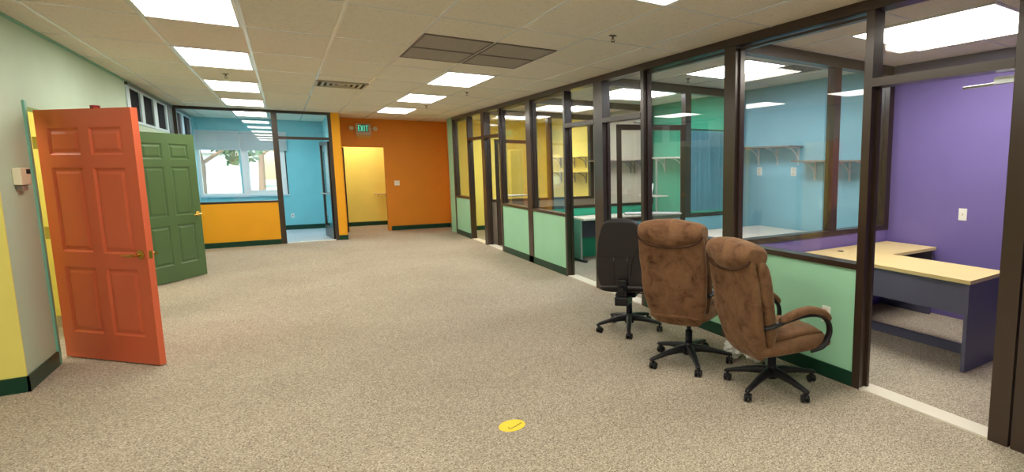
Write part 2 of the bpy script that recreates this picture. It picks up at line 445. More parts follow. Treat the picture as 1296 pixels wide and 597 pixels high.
struct('wall_left_outer', MB().box(-6.1, -6, -5, 17, 0, H), M['sage'], 'outer wall of the left bay out of view', 'wall')
struct('wall_near', MB().box(-6, XB+.1, -5.1, -5, 0, H), M['sage'], 'wall behind the camera', 'wall')
# rooms behind the left doors
struct('wall_red_room', MB().box(-4.6, -4.5, 5.86, 8.15, 0, H).box(-4.5, XL-.12, 8.05, 8.15, 0, H), M['yellow'], 'yellow walls of the room behind the red door', 'wall')
struct('wall_green_room', MB().box(-4.6, -4.5, 8.15, 10.0, 0, H).box(-4.5, XL-.12, 9.90, 10.0, 0, H), M['yellow'], 'yellow walls of the room behind the green door', 'wall')
struct('wall_dark_room', MB().box(-4.6, -4.5, 10.0, 16.9, 0, H).box(-4.5, XL-.12, 16.8, 16.9, 0, H).box(-4.5, XL-.12, 10.0, 10.02, 0, H), M['dark_room'], 'walls coloured dark for the unlit room behind the clerestory panes', 'wall')
# baseboards
struct('baseboard_left', MB().box(XL, XL+.012, 5.728, RED0-.042, 0, .115).box(XL, XL+.012, RED1+.07, GRN0-.07, 0, .115).box(XL, XL+.012, GRN1+.07, YP-.06, 0, .115), M['base'], 'dark green rubber baseboard along the sage wall', 'baseboard')
struct('baseboard_return', MB().box(-6, XL+.012, 5.728, 5.74, 0, .115), M['base'], 'dark green baseboard under the yellow corner wall', 'baseboard')

def door_casing(y0, y1, name, m, label):
    f = MB(); c = .042
    f.box(XL-.13, XL+.014, y0-c, y0+.004, 0, DH+c).box(XL-.13, XL+.014, y1-.004, y1+c, 0, DH+c).box(XL-.13, XL-.003, y0, y1, DH-.004, DH+.02)
    return struct(name, f, m, label, 'door frame')
door_casing(RED0, RED1, 'trim_1', M['mint_trim'], 'mint green casing around the red door opening')
door_casing(GRN0, GRN1, 'trim_2', M['mint_trim'], 'mint green casing around the green door opening')

def panel_leaf(mb, W, Ht, T):
    z0 = .012
    xs = [(.12, W/2-.055), (W/2+.055, W-.12)]
    zs = [(.235, .79), (.915, 1.60), (1.70, 1.915)]
    core = T/2-.013
    mb.box(.02, W-.02, -core, core, z0+.02, Ht-.02)
    xb = [0, xs[0][0], xs[0][1], xs[1][0], xs[1][1], W]
    for p, q in ((xb[0], xb[1]), (xb[2], xb[3]), (xb[4], xb[5])): mb.box(p, q, -T/2, T/2, z0, Ht)
    zb = [z0, zs[0][0], zs[0][1], zs[1][0], zs[1][1], zs[2][0], zs[2][1], Ht]
    for p, q in xs:
        for i in range(0, 8, 2): mb.box(p, q, -T/2, T/2, zb[i], zb[i+1])
        for a_, b_ in zs:
            for s_ in (-1, 1):
                m0, m1, m2 = .004, .030, .055
                o_ = [(p+m0, a_+m0), (q-m0, a_+m0), (q-m0, b_-m0), (p+m0, b_-m0)]
                def rg(m, y): return mb.ring([(x, y, z) for x, z in ((p+m, a_+m), (q-m, a_+m), (q-m, b_-m), (p+m, b_-m))])
                mb.skin([rg(0.0, s_*(T/2)), rg(.016, s_*(core+.001)), rg(.028, s_*(core+.001)), rg(.05, s_*(T/2-.002))], first=False)
    return mb

def lever(t, W, T, z, m, flip=1):
    for s_ in (-1, 1):
        h = MB(); y = s_*T/2
        h.lathe([(.001, 0), (.037, 0), (.037, .006), (.026, .013), (.001, .012)], (0, 0, 0))
        h.bm.transform(Matrix.Translation((W-.065, y, z)) @ Matrix.Rotation(-s_*PI/2, 4, 'X'))
        h.cyl((W-.065, y+s_*.01, z), (W-.065, y+s_*.055, z), .011)
        h.tube([(W-.055, y+s_*.052, z), (W-.08, y+s_*.056, z), (W-.12, y+s_*.053, z-.004), (W-.165, y+s_*.047, z-.008), (W-.19, y+s_*.043, z-.006)], [.015, .015, .013, .012, .009], 10, .8)
        h.build('handle', m, t, local=True, smooth='auto')
    MB().box(W-.001, W+.002, -.012, .012, z-.03, z+.03).build('latch_plate', m, t, local=True)

def swing_door(name, hinge, ang, W, Ht, T, m, label, hm):
    t = thing(name, label, 'door', (hinge[0], hinge[1], 0), ang, kind='structure')
    panel_leaf(MB(), W, Ht, T).build('leaf', m, t, local=True)
    lever(t, W, T, .915, hm)
    for z in (.30, 1.06, 1.80):
        hb = MB().cyl((-.010, 0, z-.05), (-.010, 0, z+.05), .009).box(-.09, .0, -.003, .003, z-.05, z+.05)
        hb.build('hinge', M['nickel'], t, local=True)
    return t
HR = (XL+.012, 6.625); ER = (-.905, 5.868)
d1 = swing_door('door_1', HR, math.atan2(ER[1]-HR[1], ER[0]-HR[0]), math.hypot(ER[0]-HR[0], ER[1]-HR[1]), 2.06, .045, M['red'], 'open red six panel door with a brass lever handle', M['brass'])
W1 = math.hypot(ER[0]-HR[0], ER[1]-HR[1])
MB().box(W1*.60, W1*.60+.04, -.024, .024, 2.055, 2.085, .004).build('holder_block', M['dark_red'], d1, local=True, props={'label': 'small dark red block clipped on the top edge'})
HG = (XL+.03, 9.76); EG = (-1.05, 10.57)
swing_door('door_2', HG, math.atan2(EG[1]-HG[1], EG[0]-HG[0]), math.hypot(EG[0]-HG[0], EG[1]-HG[1]), 2.055, .045, M['green'], 'open dark green six panel door behind the red one', M['brass'])

# thermostat on the left wall
t = thing('thermostat', 'beige thermostat box on the sage wall beside the red door casing', 'thermostat', (XL, 6.08, 1.45))
MB().box(XL, XL+.045, 5.99, 6.18, 1.475, 1.60, .006).build('case', M['ivory'], t)
MB().box(XL+.045, XL+.048, 6.10, 6.17, 1.555, 1.59).build('display', M['slot'], t)
MB().box(XL, XL+.035, 6.03, 6.14, 1.435, 1.475, .004).build('sensor_base', M['taupe'], t)

# ------------------------------------------------------------------ front office: partition, glass, door, window
PX = -.125
pb = MB().box(XL, PX, YP-.05, YP+.05, 0, .865)
wp = struct('wall_front_partition', pb, M['amber'], 'amber half wall under the office glass at the far left', 'wall')
MB().box(XL, PX, YP+.05, YP+.056, 0, .865).build('inner_face', M['blue'], wp)
struct('baseboard_front', MB().box(XL, PX, YP-.062, YP-.05, 0, .105), M['base'], 'dark green baseboard under the amber half wall', 'baseboard')
t = thing('window_3', 'large fixed pane of the front office above the amber half wall', 'window', (XL, YP, .865), kind='structure')
MB().box(XL, PX, YP-.055, YP+.055, .865, .905).build('sill_rail', M['bronze'], t)
MB().box(XL, .905, YP-.055, YP+.055, 2.672, H).build('head_rail', M['bronze'], t)
MB().box(XL, XL+.05, YP-.05, YP+.05, .905, 2.672).build('jamb', M['bronze'], t)
MB().box(XL+.04, PX+.02, YP-.004, YP+.004, .90, 2.68).build('pane', M['glass'], t)
struct('trim_3', MB().box(PX, -.03, YP-.055, YP+.055, 0, 2.672), M['bronze'], 'bronze post between the office pane and its glass door', 'post')
struct('trim_4', MB().box(.845, .905, YP-.06, YP+.055, 0, 2.672), M['bronze'], 'bronze post between the office door and the orange column', 'post')
d = thing('door_3', 'bronze framed glass door standing open in the front office', 'door', (.84, YP+.05, 0), kind='structure')
MB().box(-.03, .845, YP-.05, YP+.05, 2.148, 2.205).build('transom_rail', M['bronze'], d)
MB().box(-.03, .845, YP-.004, YP+.004, 2.2, 2.68).build('transom_pane', M['glass'], d)
def glass_leaf(parent, hinge, ang, W, m, rail_h=.26, handle=M['alu'], Ht=2.13, top=.07, st=.065):
    R_ = Matrix.Translation((hinge[0], hinge[1], 0)) @ Matrix.Rotation(ang, 4, 'Z')
    mi = world(parent).inverted() @ R_
    f = MB(); T = .045
    f.box(0, st, -T/2, T/2, .01, Ht).box(W-st, W, -T/2, T/2, .01, Ht).box(st, W-st, -T/2, T/2, .01, rail_h).box(st, W-st, -T/2, T/2, Ht-top, Ht)
    f.bm.transform(mi); f.build('leaf_frame', m, parent, local=True)
    p = MB().box(st-.01, W-st+.01, -.004, .004, rail_h-.01, Ht-top+.01); p.bm.transform(mi); p.build('leaf_pane', M['glass'], parent, local=True)
    for s_ in (-1, 1):
        h = MB().tube([(.10, s_*.03, 1.0), (.10, s_*.075, 1.0), (W-.06, s_*.075, 1.0), (W-.06, s_*.03, 1.0)], .013, 10)
        h.bm.transform(mi); h.build('push_bar', handle, parent, local=True, smooth='auto')
glass_leaf(d, (.835, YP+.08), math.radians(97), .86, M['bronze'])
struct('trim_5', MB().box(-.03, .845, YP-.055, YP+.055, 0, .012), M['sill_white'], 'pale threshold under the office glass door', 'threshold')
# window wall
w = holed(MB(), 'y', YB, YB+.14, -1.72, .98, 0, H, [(-1.62, .06, .90, 2.36)])
struct('wall_office_window', w, M['blue'], 'blue wall around the front office window', 'wall')
t = thing('window_4', 'white framed two light window looking out onto lawn and trees', 'window', (-.78, YB, .9), kind='structure')
f = MB()
for q in ((-1.62, -1.55), (-.80, -.72), (-.01, .06)): f.box(q[0], q[1], YB-.01, YB+.10, .90, 2.36)
for q in ((-1.55, -.80), (-.72, -.01)): f.box(q[0], q[1], YB, YB+.09, .90, .95).box(q[0], q[1], YB, YB+.09, 2.31, 2.36)
for q in ((-.72, -.66), (-.07, -.01)): f.box(q[0], q[1], YB+.02, YB+.075, .95, 2.31)
f.box(-.66, -.07, YB+.02, YB+.075, .95, 1.01)
f.build('frame', M['white'], t)
MB().box(-1.66, .11, YB-.05, YB, .862, .90).build('sill', M['lite_frame'], t)
MB().box(.062, .085, YB-.006, YB+.004, .88, 2.36).build('edge_strip', M['bronze'], t)
MB().box(-.835, -.80, YB-.004, YB+.06, .95, 2.31).build('sash_stile', M['blue'], t)
for q in ((-1.55, -.835), (-.72, -.01)): MB().box(q[0], q[1], YB+.045, YB+.053, .95, 2.31).build('pane', M['glass'], t)
for x0, x1, lb in ((-1.68, -.79, 'white slatted blind raised high on the left half of the office window'), (-.775, .13, 'white slatted blind raised high on the right half of the office window')):
    t = thing('window_blind', lb, 'blind', (x0, YB-.06, 2.42), 0, 'raised blinds of the office window')
    MB().box(x0, x1, YB-.075, YB-.015, 2.385, 2.425, .003).build('headrail', M['blind'], t)
    s_ = MB()
    for i in range(22): s_.box(x0+.01, x1-.01, YB-.072+.004*(i % 2), YB-.02, 2.0+i*.0173, 2.0173+i*.0173)
    s_.build('slats', M['blind'], t)
    MB().box(x0+.005, x1-.005, YB-.074, YB-.018, 1.972, 2.0, .003).build('bottom_rail', M['blind'], t)
    MB().cyl((x0+.08, YB-.07, 1.25), (x0+.08, YB-.07, 2.39), .003, n=6).build('cord', M['blind'], t)
struct('wall_office_right', MB().box(.905, .98, YP+.05, YB+.14, 0, H), M['blue'], 'blue right wall inside the front office', 'wall')
struct('baseboard_office', MB().box(XL, .905, YB-.012, YB, 0, .115), M['base'], 'green baseboard under the office window wall', 'baseboard')
t = thing('wall_outlet', 'small white cable jack low on the blue office wall', 'outlet', (.12, YB, .35))
MB().box(.09, .16, YB-.008, YB, .30, .41, .003).build('plate', M['plate'], t)
MB().box(.115, .135, YB-.012, YB-.008, .345, .365).build('socket', M['slot'], t)

# ------------------------------------------------------------------ far end: orange column, orange wall, exit sign, passage
struct('wall_column', MB().box(.905, 1.06, YP-.06, YP+.06, 0, H).box(.98, 1.06, YP+.06, YF, 0, H), M['amber'], 'narrow amber column between the office glass and the far doorway', 'wall')
struct('baseboard_column', MB().box(.903, 1.072, YP-.072, YP-.06, 0, .105).box(1.06, 1.072, YP-.06, YF, 0, .105), M['base'], 'dark baseboard at the foot of the amber column', 'baseboard')
w = holed(MB(), 'y', YF, YF+.12, .98, 3.62, 0, H, [(1.17, 2.06, -1, 2.055)])
struct('wall_far', w, M['orange'], 'burnt orange wall at the far end with an open doorway', 'wall')
struct('trim_6', MB().box(2.056, 2.12, YF-.012, YF+.13, 0, 2.051).box(1.11, 1.174, YF-.012, YF+.13, 0, 2.051).box(1.11, 2.12, YF-.012, YF+.13, 2.051, 2.10), M['orange'], 'orange painted casing of the far doorway', 'door frame')
t = thing('jamb_shadow_leaf', 'black leaf put in for the dark jamb shadow of the far doorway', 'door', (1.175, YF+.13, 0), kind='structure')
MB().box(1.178, 1.213, YF+.135, YF+.95, .012, 2.04).build('leaf', M['plastic_black'], t)  # black leaf stands in for the shadow along the doorway jamb
for z in (.3, 1.05, 1.8): MB().cyl((1.178, YF+.11, z-.05), (1.178, YF+.11, z+.05), .009).build('hinge', M['nickel'], t)
struct('baseboard_far', MB().box(2.12, 3.52, YF-.012, YF, 0, .11), M['base'], 'dark green baseboard along the far orange wall', 'baseboard')
struct('wall_far_stub', MB().box(3.52, 3.62, 14.05, YF, 0, H), M['orange'], 'short orange side wall in the far corner', 'wall')
struct('wall_mint_end', MB().box(XR, 3.42, 13.56, 14.05, 0, H).box(3.42, 3.62, 14.0, 14.05, 0, H), M['mint'], 'mint green end of the glazed wall in the far corner', 'wall')
struct('baseboard_stub', MB().box(3.508, 3.52, 14.05, YF-.012, 0, .11), M['base'], 'dark baseboard of the short orange side wall', 'baseboard')
struct('wall_passage', MB().box(.98, 3.7, 16.66, 16.78, 0, H).box(3.6, 3.7, YF+.12, 16.66, 0, H), M['yellow'], 'bright yellow wall seen through the far doorway', 'wall')
struct('wall_passage_left', MB().box(.98, 1.06, YF+.12, 16.66, 0, H), M['yellow'], 'yellow left wall of the passage', 'wall')
struct('baseboard_passage', MB().box(1.06, 3.6, 16.648, 16.66, 0, .11), M['base'], 'dark baseboard under the yellow passage wall', 'baseboard')
t = thing('handrail', 'short wooden handrail on the yellow wall through the far doorway', 'handrail', (2.0, 16.6, .84))
MB().tube([(1.96, 16.60, .85), (3.2, 16.60, .85)], .02, 12).build('rail', M['desk_top'], t, smooth='auto')
for x in (2.06, 2.24, 2.9): MB().tube([(x, 16.66, .78), (x, 16.61, .78), (x, 16.60, .84)], .008, 8).build('bracket', M['nickel'], t, smooth=True)

# exit sign
t = thing('exit_sign', 'grey emergency exit sign with green letters above the far doorway', 'exit sign', (1.63, YF, 2.30))
MB().box(1.465, 1.80, YF-.07, YF, 2.325, 2.60, .02).build('case', M['exit_case'], t)
MB().box(1.495, 1.775, YF-.04, YF, 2.255, 2.325).build('battery_box', M['tan'], t, props={'label': 'tan lower box of the sign'})
MB().box(1.515, 1.745, YF-.075, YF-.069, 2.41, 2.575).build('face', M['exit_face'], t)
L = MB(); zb, zt, yy = 2.425, 2.56, YF-.079
def bar(x0, x1, z0, z1): L.box(x0, x1, yy, yy+.005, z0, z1)
th = .013
x = 1.527; bar(x, x+th, zb, zt); [bar(x, x+.04, z, z+th) for z in (zb, (zb+zt)/2-th/2, zt-th)]
x = 1.580
for s_ in (-1, 1):
    xm = x+.0235; pts = [(xm-s_*.0235-.0075, zb), (xm-s_*.0235+.0075, zb), (xm+s_*.0235+.0075, zt), (xm+s_*.0235-.0075, zt)]
    r0 = L.ring([(px_, yy+(.001 if s_ > 0 else 0), pz) for px_, pz in pts]); r1 = L.ring([(px_, yy+.005, pz) for px_, pz in pts]); L.skin([r0, r1])
x = 1.648; bar(x, x+th, zb, zt)
x = 1.680; bar(x, x+.052, zt-th, zt); bar(x+.02, x+.02+th, zb, zt)
L.build('letters', M['exit_green'], t, props={'label': 'green letters reading EXIT'})
for s_, cx in ((-1, 1.385), (1, 1.885)):
    h = MB().lathe([(.001, 0), (.04, 0), (.05, .03), (.045, .05), (.001, .045)], (0, 0, 0))
    h.bm.transform(Matrix.Translation((cx, YF-.03, 2.49)) @ Matrix.Rotation(PI/2, 4, 'X'))
    h.box(cx-.045, cx+.045, YF-.045, YF-.01, 2.445, 2.535, .006)
    h.build('lamp_head', M['ivory'], t, smooth='auto')
    MB().cyl((cx-s_*.04, YF-.03, 2.49), (cx-s_*.09, YF-.03, 2.49), .012).build('arm', M['exit_case'], t)

def plate(name, lab, cat, p, axis, sgn, w_=.075, h_=.118, kind='switch'):
    t = thing(name, lab, cat, p)
    x, y, z = p
    def bx(u0, u1, z0, z1, d0, d1, bev=0):
        m = MB()
        if axis == 'y': m.box(x+u0, x+u1, y+sgn*d0, y+sgn*d1, z+z0, z+z1, bev)
        else: m.box(x+sgn*d0, x+sgn*d1, y+u0, y+u1, z+z0, z+z1, bev)
        return m
    bx(-w_/2, w_/2, -h_/2, h_/2, 0, .006, .002).build('cover_plate', M['plate'], t)
    if kind == 'switch':
        n = max(1, round(w_/.06)) if w_ > .1 else 1
        for i in range(n):
            u = (i-(n-1)/2)*.046
            bx(u-.006, u+.006, -.012, .012, .006, .016, .001).build('toggle', M['ivory'], t)
    else:
        for z_ in (-.026, .026): bx(-.017, .017, z_-.016, z_+.016, .006, .008).build('socket', M['ivory'], t)
    return t
plate('light_switch', 'white double switch plate on the far orange wall', 'light switch', (2.30, YF, 1.18), 'y', -1, .12)
plate('wall_outlet', 'white outlet on the short orange side wall in the far corner', 'outlet', (3.52, 14.6, .50), 'x', -1, kind='outlet')

# ------------------------------------------------------------------ glazed wall on the right
FX0, FX1 = XR-.012, XR+.10
posts = [(13.49, 13.56), (12.25, 12.315), (11.08, 11.27), (10.12, 10.19), (8.60, 8.80), (7.27, 7.33), (6.15, 6.38), (5.19, 5.25), (3.68, 3.83), (2.30, 2.365), (1.30, 1.41)]
plab = ['bronze end post of the glazed wall by the far orange corner', 'bronze post left of the farthest side room doorway', 'broad bronze post between the two farthest doorways', 'bronze post at the far end of the pale green panel',
        'bronze post halfway along the pale green panel', 'bronze post at the near end of the pale green panel', 'broad bluish bronze post behind the black chair', 'bronze post just left of the taller brown chair',
        'heavy bronze post behind the two brown chairs', 'bronze post between the near pane and the purple room doorway', 'near jamb post of the purple room doorway']
for i, (p, q) in enumerate(posts):
    struct('trim_%d' % (7+i), MB().box(FX0, FX1, p, q, 0, 2.66), M['bronze'], plab[i], 'post')
struct('trim_18', MB().box(FX0-.006, FX1, .3, 13.56, 2.655, H), M['bronze'], 'bronze header running above the whole glazed wall', 'header')
struct('trim_19', MB().box(FX0, FX1+.02, .9, 1.285, 0, 2.64), M['bronze'], 'wide dark brown jamb panel at the right edge', 'panel')
struct('wall_right', MB().box(XR, XR+.12, -5, .9, 0, H), M['mint'], 'mint wall beyond the right edge', 'wall')
def half(y0, y1, nm, lab):
    struct('wall_'+nm, MB().box(XR, XR+.09, y0, y1, 0, .875), M['mint'], lab, 'half wall')
    struct('baseboard_'+nm, MB().box(XR-.012, XR, y0, y1, 0, .11), M['base'], 'green baseboard under the '+lab, 'baseboard')
half(12.315, 13.49, 'right_far', 'mint half wall next to the far orange corner')
half(7.33, 10.12, 'right_middle', 'long pale mint half wall in mid distance')
half(3.83, 5.19, 'right_chairs', 'mint half wall hidden behind the taller brown chair')
half(2.365, 3.68, 'right_near', 'mint half wall behind the armed brown chair')
def pane_bay(nm, y0, y1, lab):
    t = thing(nm, lab, 'window', (XR, y0, .875), kind='structure')
    MB().box(FX0-.004, FX1, y0, y1, .875, .915).build('sill_rail', M['bronze'], t)
    MB().box(XR+.052, XR+.060, y0, y1, .91, 2.645).build('pane', M['glass'], t)
    f = MB().box(XR+.03, XR+.082, y0, y0+.02, .915, 2.64).box(XR+.03, XR+.082, y1-.02, y1, .915, 2.64).box(XR+.03, XR+.082, y0+.02, y1-.02, 2.62, 2.64)
    f.build('stop_bead', M['bronze'], t)
pane_bay('window_5', 12.315, 13.49, 'narrow far pane above the mint half wall by the orange corner')
pane_bay('window_6', 8.80, 10.12, 'farther pane above the long mint half wall')
pane_bay('window_7', 7.33, 8.60, 'nearer pane above the long mint half wall')
pane_bay('window_8', 3.83, 5.19, 'tall pane above the taller brown chair')
pane_bay('window_9', 2.365, 3.68, 'tall pane above the armed brown chair, looking into the purple room')
def doorway(nm, y0, y1, lab):
    t = thing(nm, lab, 'door', (XR, (y0+y1)/2, 0), kind='structure')
    MB().box(FX0-.004, FX1, y0, y1, 2.147, 2.203).build('transom_rail', M['bronze'], t)
    MB().box(XR+.052, XR+.060, y0, y1, 2.2, 2.645).build('transom_pane', M['glass'], t)
    f = MB().box(XR+.05, XR+.075, y0, y0+.022, 0, 2.147).box(XR+.05, XR+.075, y1-.022, y1, 0, 2.147)
    f.build('door_stop', M['bronze'], t)
    MB().box(XR-.01, XR+.13, y0, y1, 0, .014).build('threshold', M['sill_white'], t, props={'label': 'pale metal threshold strip'})
    return t
d5 = doorway('door_5', 1.41, 2.30, 'open doorway into the purple room')
arm = MB().tube([(XR+.12, 1.48, 2.10), (XR+.16, 1.62, 2.095), (XR+.22, 1.80, 2.10)], .008, 8).box(XR+.085, XR+.125, 1.42, 1.56, 2.085, 2.125)
arm.build('closer_arm', M['alu'], d5, props={'label': 'silver closer arm under the transom'})
d6 = doorway('door_6', 5.25, 6.15, 'open glass door of the pale blue side room')
glass_leaf(d6, (XR+.16, 6.10), math.radians(-30), .88, M['bronze'])
MB().tube([(XR+.10, 5.55, 2.12), (XR+.30, 5.75, 2.135), (XR+.52, 5.86, 2.125)], .008, 8).build('closer_arm', M['plastic_black'], d6)
d7 = doorway('door_7', 6.38, 7.27, 'open doorway into the green side room with a pale threshold')
d8 = doorway('door_8', 10.19, 11.08, 'doorway with a dark glass door swung into the grey side room')
glass_leaf(d8, (XR+.15, 10.93), math.radians(10), .8, M['bronze'])
d9 = doorway('door_9', 11.27, 12.25, 'farthest doorway of the glazed wall, into the yellow room')

# ------------------------------------------------------------------ side rooms
struct('wall_room_purple', MB().box(XB, XB+.1, .3, 3.75, 0, H).box(XR+.14, XB, .3, .4, 0, H), M['purple'], 'purple back wall of the near side room', 'wall')
struct('wall_room_blue', MB().box(XB, XB+.1, 3.75, 6.28, 0, H), M['room_blue'], 'pale blue back wall of the second side room', 'wall')
struct('wall_room_green', MB().box(XB, XB+.1, 6.28, 8.75, 0, H), M['teal_green'], 'green back wall of the third side room', 'wall')
struct('wall_room_grey', MB().box(XB, XB+.1, 8.75, 11.18, 0, H), M['grey_wall'], 'light grey back wall of the fourth side room', 'wall')
struct('wall_room_yellow', MB().box(XB, XB+.1, 11.18, 14.15, 0, H).box(3.42, XB, 13.88, 14.0, 0, H), M['yellow'], 'yellow walls of the farthest side room', 'wall')
struct('baseboard_yellow_room', MB().box(XB-.012, XB, 11.25, 13.868, 0, .11).box(3.42, XB-.012, 13.868, 13.88, 0, .11), M['base'], 'dark baseboard of the farthest yellow room', 'baseboard')
struct('trim_20', MB().box(XB-.03, XB, .4, 3.70, 2.625, H), M['desk_grey'], 'greyish band along the top of the purple wall', 'trim')
def divider(nm, y, m0, m1, lab, idx, mull=(4.70,)):
    """half wall with glazing along X; m0 colour of its near face, m1 of its far face"""
    x0, x1 = FX1, XB
    wq = struct('wall_divider_'+nm, MB().box(x0, x1, y-.05, y, 0, .875), m0, lab, 'half wall')
    MB().box(x0, x1, y, y+.05, 0, .875).build('far_face', m1, wq)
    t = thing('window_%d' % idx, 'inner glazing above the '+lab, 'window', (x0, y, .875), kind='structure')
    MB().box(x0, x1, y-.06, y+.06, .875, .925).build('sill_rail', M['bronze'], t)
    MB().box(x0, x1, y-.06, y+.06, 2.62, H).build('head_rail', M['bronze'], t)
    MB().box(x0, x0+.03, y-.05, y+.05, .925, 2.62).build('jamb', M['bronze'], t)
    MB().box(x1-.09, x1, y-.06, y+.06, .925, 2.62).build('jamb', M['bronze'], t)
    for m_ in mull: MB().box(m_-.05, m_+.05, y-.05, y+.05, .925, 2.62).build('mullion', M['bronze'], t)
    xs = [x0+.03]+[v for m_ in mull for v in (m_-.05, m_+.05)]+[x1-.09]
    for i in range(0, len(xs), 2): MB().box(xs[i], xs[i+1], y-.004, y+.004, .92, 2.625).build('pane', M['glass'], t)
divider('near', 3.76, M['purple'], M['room_blue'], 'purple half wall behind the maple desk', 10, (4.76,))
divider('second', 6.28, M['room_blue'], M['teal_green'], 'pale blue half wall under the curtain', 11, (4.72,))
divider('third', 8.75, M['teal_green'], M['grey_wall'], 'green half wall behind the white corner desk', 12, (4.72,))
divider('fourth', 11.18, M['taupe'], M['yellow'], 'taupe half wall before the yellow room', 13, (4.72,))

# switch on the purple wall and outlet on the mint half wall
plate('light_switch', 'white switch plate on the purple wall', 'light switch', (XB, 2.85, 1.11), 'x', -1, .085, .125)
plate('wall_outlet', 'white outlet on the mint half wall behind the armed brown chair', 'outlet', (XR, 2.62, .49), 'x', -1, .078, .125, 'outlet')

# desk in the purple room
t = thing('corner_desk', 'L shaped desk with maple top and slate panels in the purple room', 'desk', (4.55, 2.9, 0))
MB().prism([(4.22, 2.0), (4.86, 2.02), (4.88, 3.08), (5.70, 3.08), (5.70, 3.68), (4.28, 3.68)], .712, .742).build('top', M['desk_top'], t)
MB().box(4.25, 4.82, 2.02, 2.05, 0, .712).build('end_panel', M['desk_grey'], t)
MB().box(4.29, 4.31, 2.05, 3.64, .45, .712).build('modesty_panel', M['desk_grey'], t)
MB().box(4.67, 4.70, 2.05, 3.64, 0, .085).build('stretcher', M['desk_grey'], t)
MB().box(4.74, 5.66, 3.63, 3.65, .30, .712).build('modesty_panel', M['desk_grey'], t)
MB().box(5.66, 5.69, 3.10, 3.66, 0, .712).build('end_panel', M['desk_grey'], t)
MB().box(4.30, 4.80, 3.64, 3.67, 0, .712).build('end_panel', M['desk_grey'], t)
gm = MB().lathe([(.001, 0), (.03, 0), (.03, .004), (.001, .004)], (4.62, 3.5, .742)); gm.build('cable_grommet', M['plastic_black'], t)

# shelves with white brackets in the blue room
def shelf(label, x_wall, y0, y1, z, depth, ys, m, bm_, group='bracket shelves on the back walls of the side rooms'):
    t = thing('wall_shelf', label, 'shelf', (x_wall, (y0+y1)/2, z), 0, group)
    MB().box(x_wall-depth, x_wall, y0, y1, z, z+.02).build('board', m, t)
    for y in ys:
        b_ = MB().box(x_wall-.014, x_wall, y-.012, y+.012, z-.24, z).box(x_wall-depth+.03, x_wall-.014, y-.010, y+.010, z-.012, z)
        pts = [(x_wall-.01-(depth-.06)*(1-math.cos(a_)), y, z-.22+.21*math.sin(a_)) for a_ in [PI/2*k/8 for k in range(9)]]
        b_.tube(pts, .008, 8); b_.build('bracket', bm_, t, smooth='auto')
    return t
shelf('upper grey shelf on white brackets against the pale blue wall', XB, 5.02, 6.16, 1.86, .28, (5.10, 5.48, 5.86), M['taupe'], M['white'])
shelf('lower grey shelf on white brackets against the pale blue wall', XB, 3.84, 4.98, 1.66, .28, (3.98, 4.26, 4.80), M['taupe'], M['white'])
shelf('white shelf across the green back wall of the third side room', XB, 6.8, 8.66, 1.74, .28, (6.95, 7.75, 8.30), M['white_top'], M['white'])
shelf('pale shelf with brackets on the light grey back wall', XB, 8.85, 11.08, 1.70, .28, (9.0, 9.35, 9.5, 10.4), M['taupe'], M['taupe'])
shelf('upper yellow shelf in the farthest side room', XB, 11.28, 13.4, 1.80, .28, (11.5, 12.1, 12.9), M['yellow'], M['taupe'], 'yellow shelves')
shelf('lower yellow shelf in the farthest side room', XB, 11.28, 13.4, 1.45, .28, (11.5, 12.1, 12.9), M['yellow'], M['taupe'], 'yellow shelves')
for y, lb in ((5.84, 'white outlet on the pale blue wall under the upper shelf end'), (5.18, 'white outlet on the pale blue wall under the bracket near the corner')):
    plate('wall_outlet', lb, 'outlet', (XB, y, 1.53), 'x', -1, .1, .12, 'outlet')
struct('trim_21', MB().box(XB-.02, XB, 4.66, 4.70, 0, H), M['room_blue'], 'thin vertical cover strip on the pale blue wall', 'trim')
# white desk in the blue room
t = thing('writing_desk', 'white topped desk inside the pale blue side room', 'desk', (4.7, 5.0, 0))
MB().prism([(4.2, 4.75), (5.05, 4.60), (5.66, 4.60), (5.66, 5.75), (4.55, 5.75), (4.2, 5.4)], .715, .742).build('top', M['white_top'], t)
for p in ((4.3, 4.85), (5.58, 4.68), (5.58, 5.68), (4.6, 5.68)): MB().box(p[0]-.025, p[0]+.025, p[1]-.025, p[1]+.025, 0, .715).build('leg', M['alu'], t)
# desk in the green room
t = thing('corner_desk', 'white corner desk on grey panel legs in the green side room', 'desk', (4.6, 8.3, 0))
MB().prism([(3.98, 8.08), (4.9, 8.08), (5.1, 7.9), (5.1, 6.9), (5.68, 6.9), (5.68, 8.68), (3.98, 8.68)], .712, .742).build('top', M['white_top'], t)
MB().box(4.02, 4.05, 8.30, 8.62, .03, .712).build('leg', M['alu'], t)
MB().box(4.0, 4.07, 8.14, 8.66, 0, .03, .008).build('foot', M['plastic_black'], t)
MB().box(5.14, 5.64, 6.93, 6.96, 0, .712).build('end_panel', M['alu'], t)
MB().box(4.06, 5.6, 8.64, 8.66, .35, .712).build('modesty_panel', M['desk_grey'], t)
# monitor arm stand with a white sheet standing on the desk
t = thing('desk_stand', 'tall white keyboard stand on the desk in the green side room', 'stand', (5.42, 8.05, .742))
MB().box(5.30, 5.54, 7.86, 8.24, .742, .765, .006).build('base', M['alu'], t)
MB().cyl((5.42, 8.08, .765), (5.42, 8.08, 1.72), .02).build('pole', M['alu'], t, smooth='auto')
MB().box(5.24, 5.52, 7.86, 8.40, 1.07, 1.09, .004).build('tray', M['white_top'], t)
q = MB().box(-.10, .10, -.006, .006, 0, .21); q.bm.transform(Matrix.Translation((5.33, 8.26, 1.092)) @ Matrix.Rotation(math.radians(-62), 4, 'Z') @ Matrix.Rotation(math.radians(-20), 4, 'X'))
q.build('document_holder', M['paper'], t, props={'label': 'tilted white sheet on the tray'})
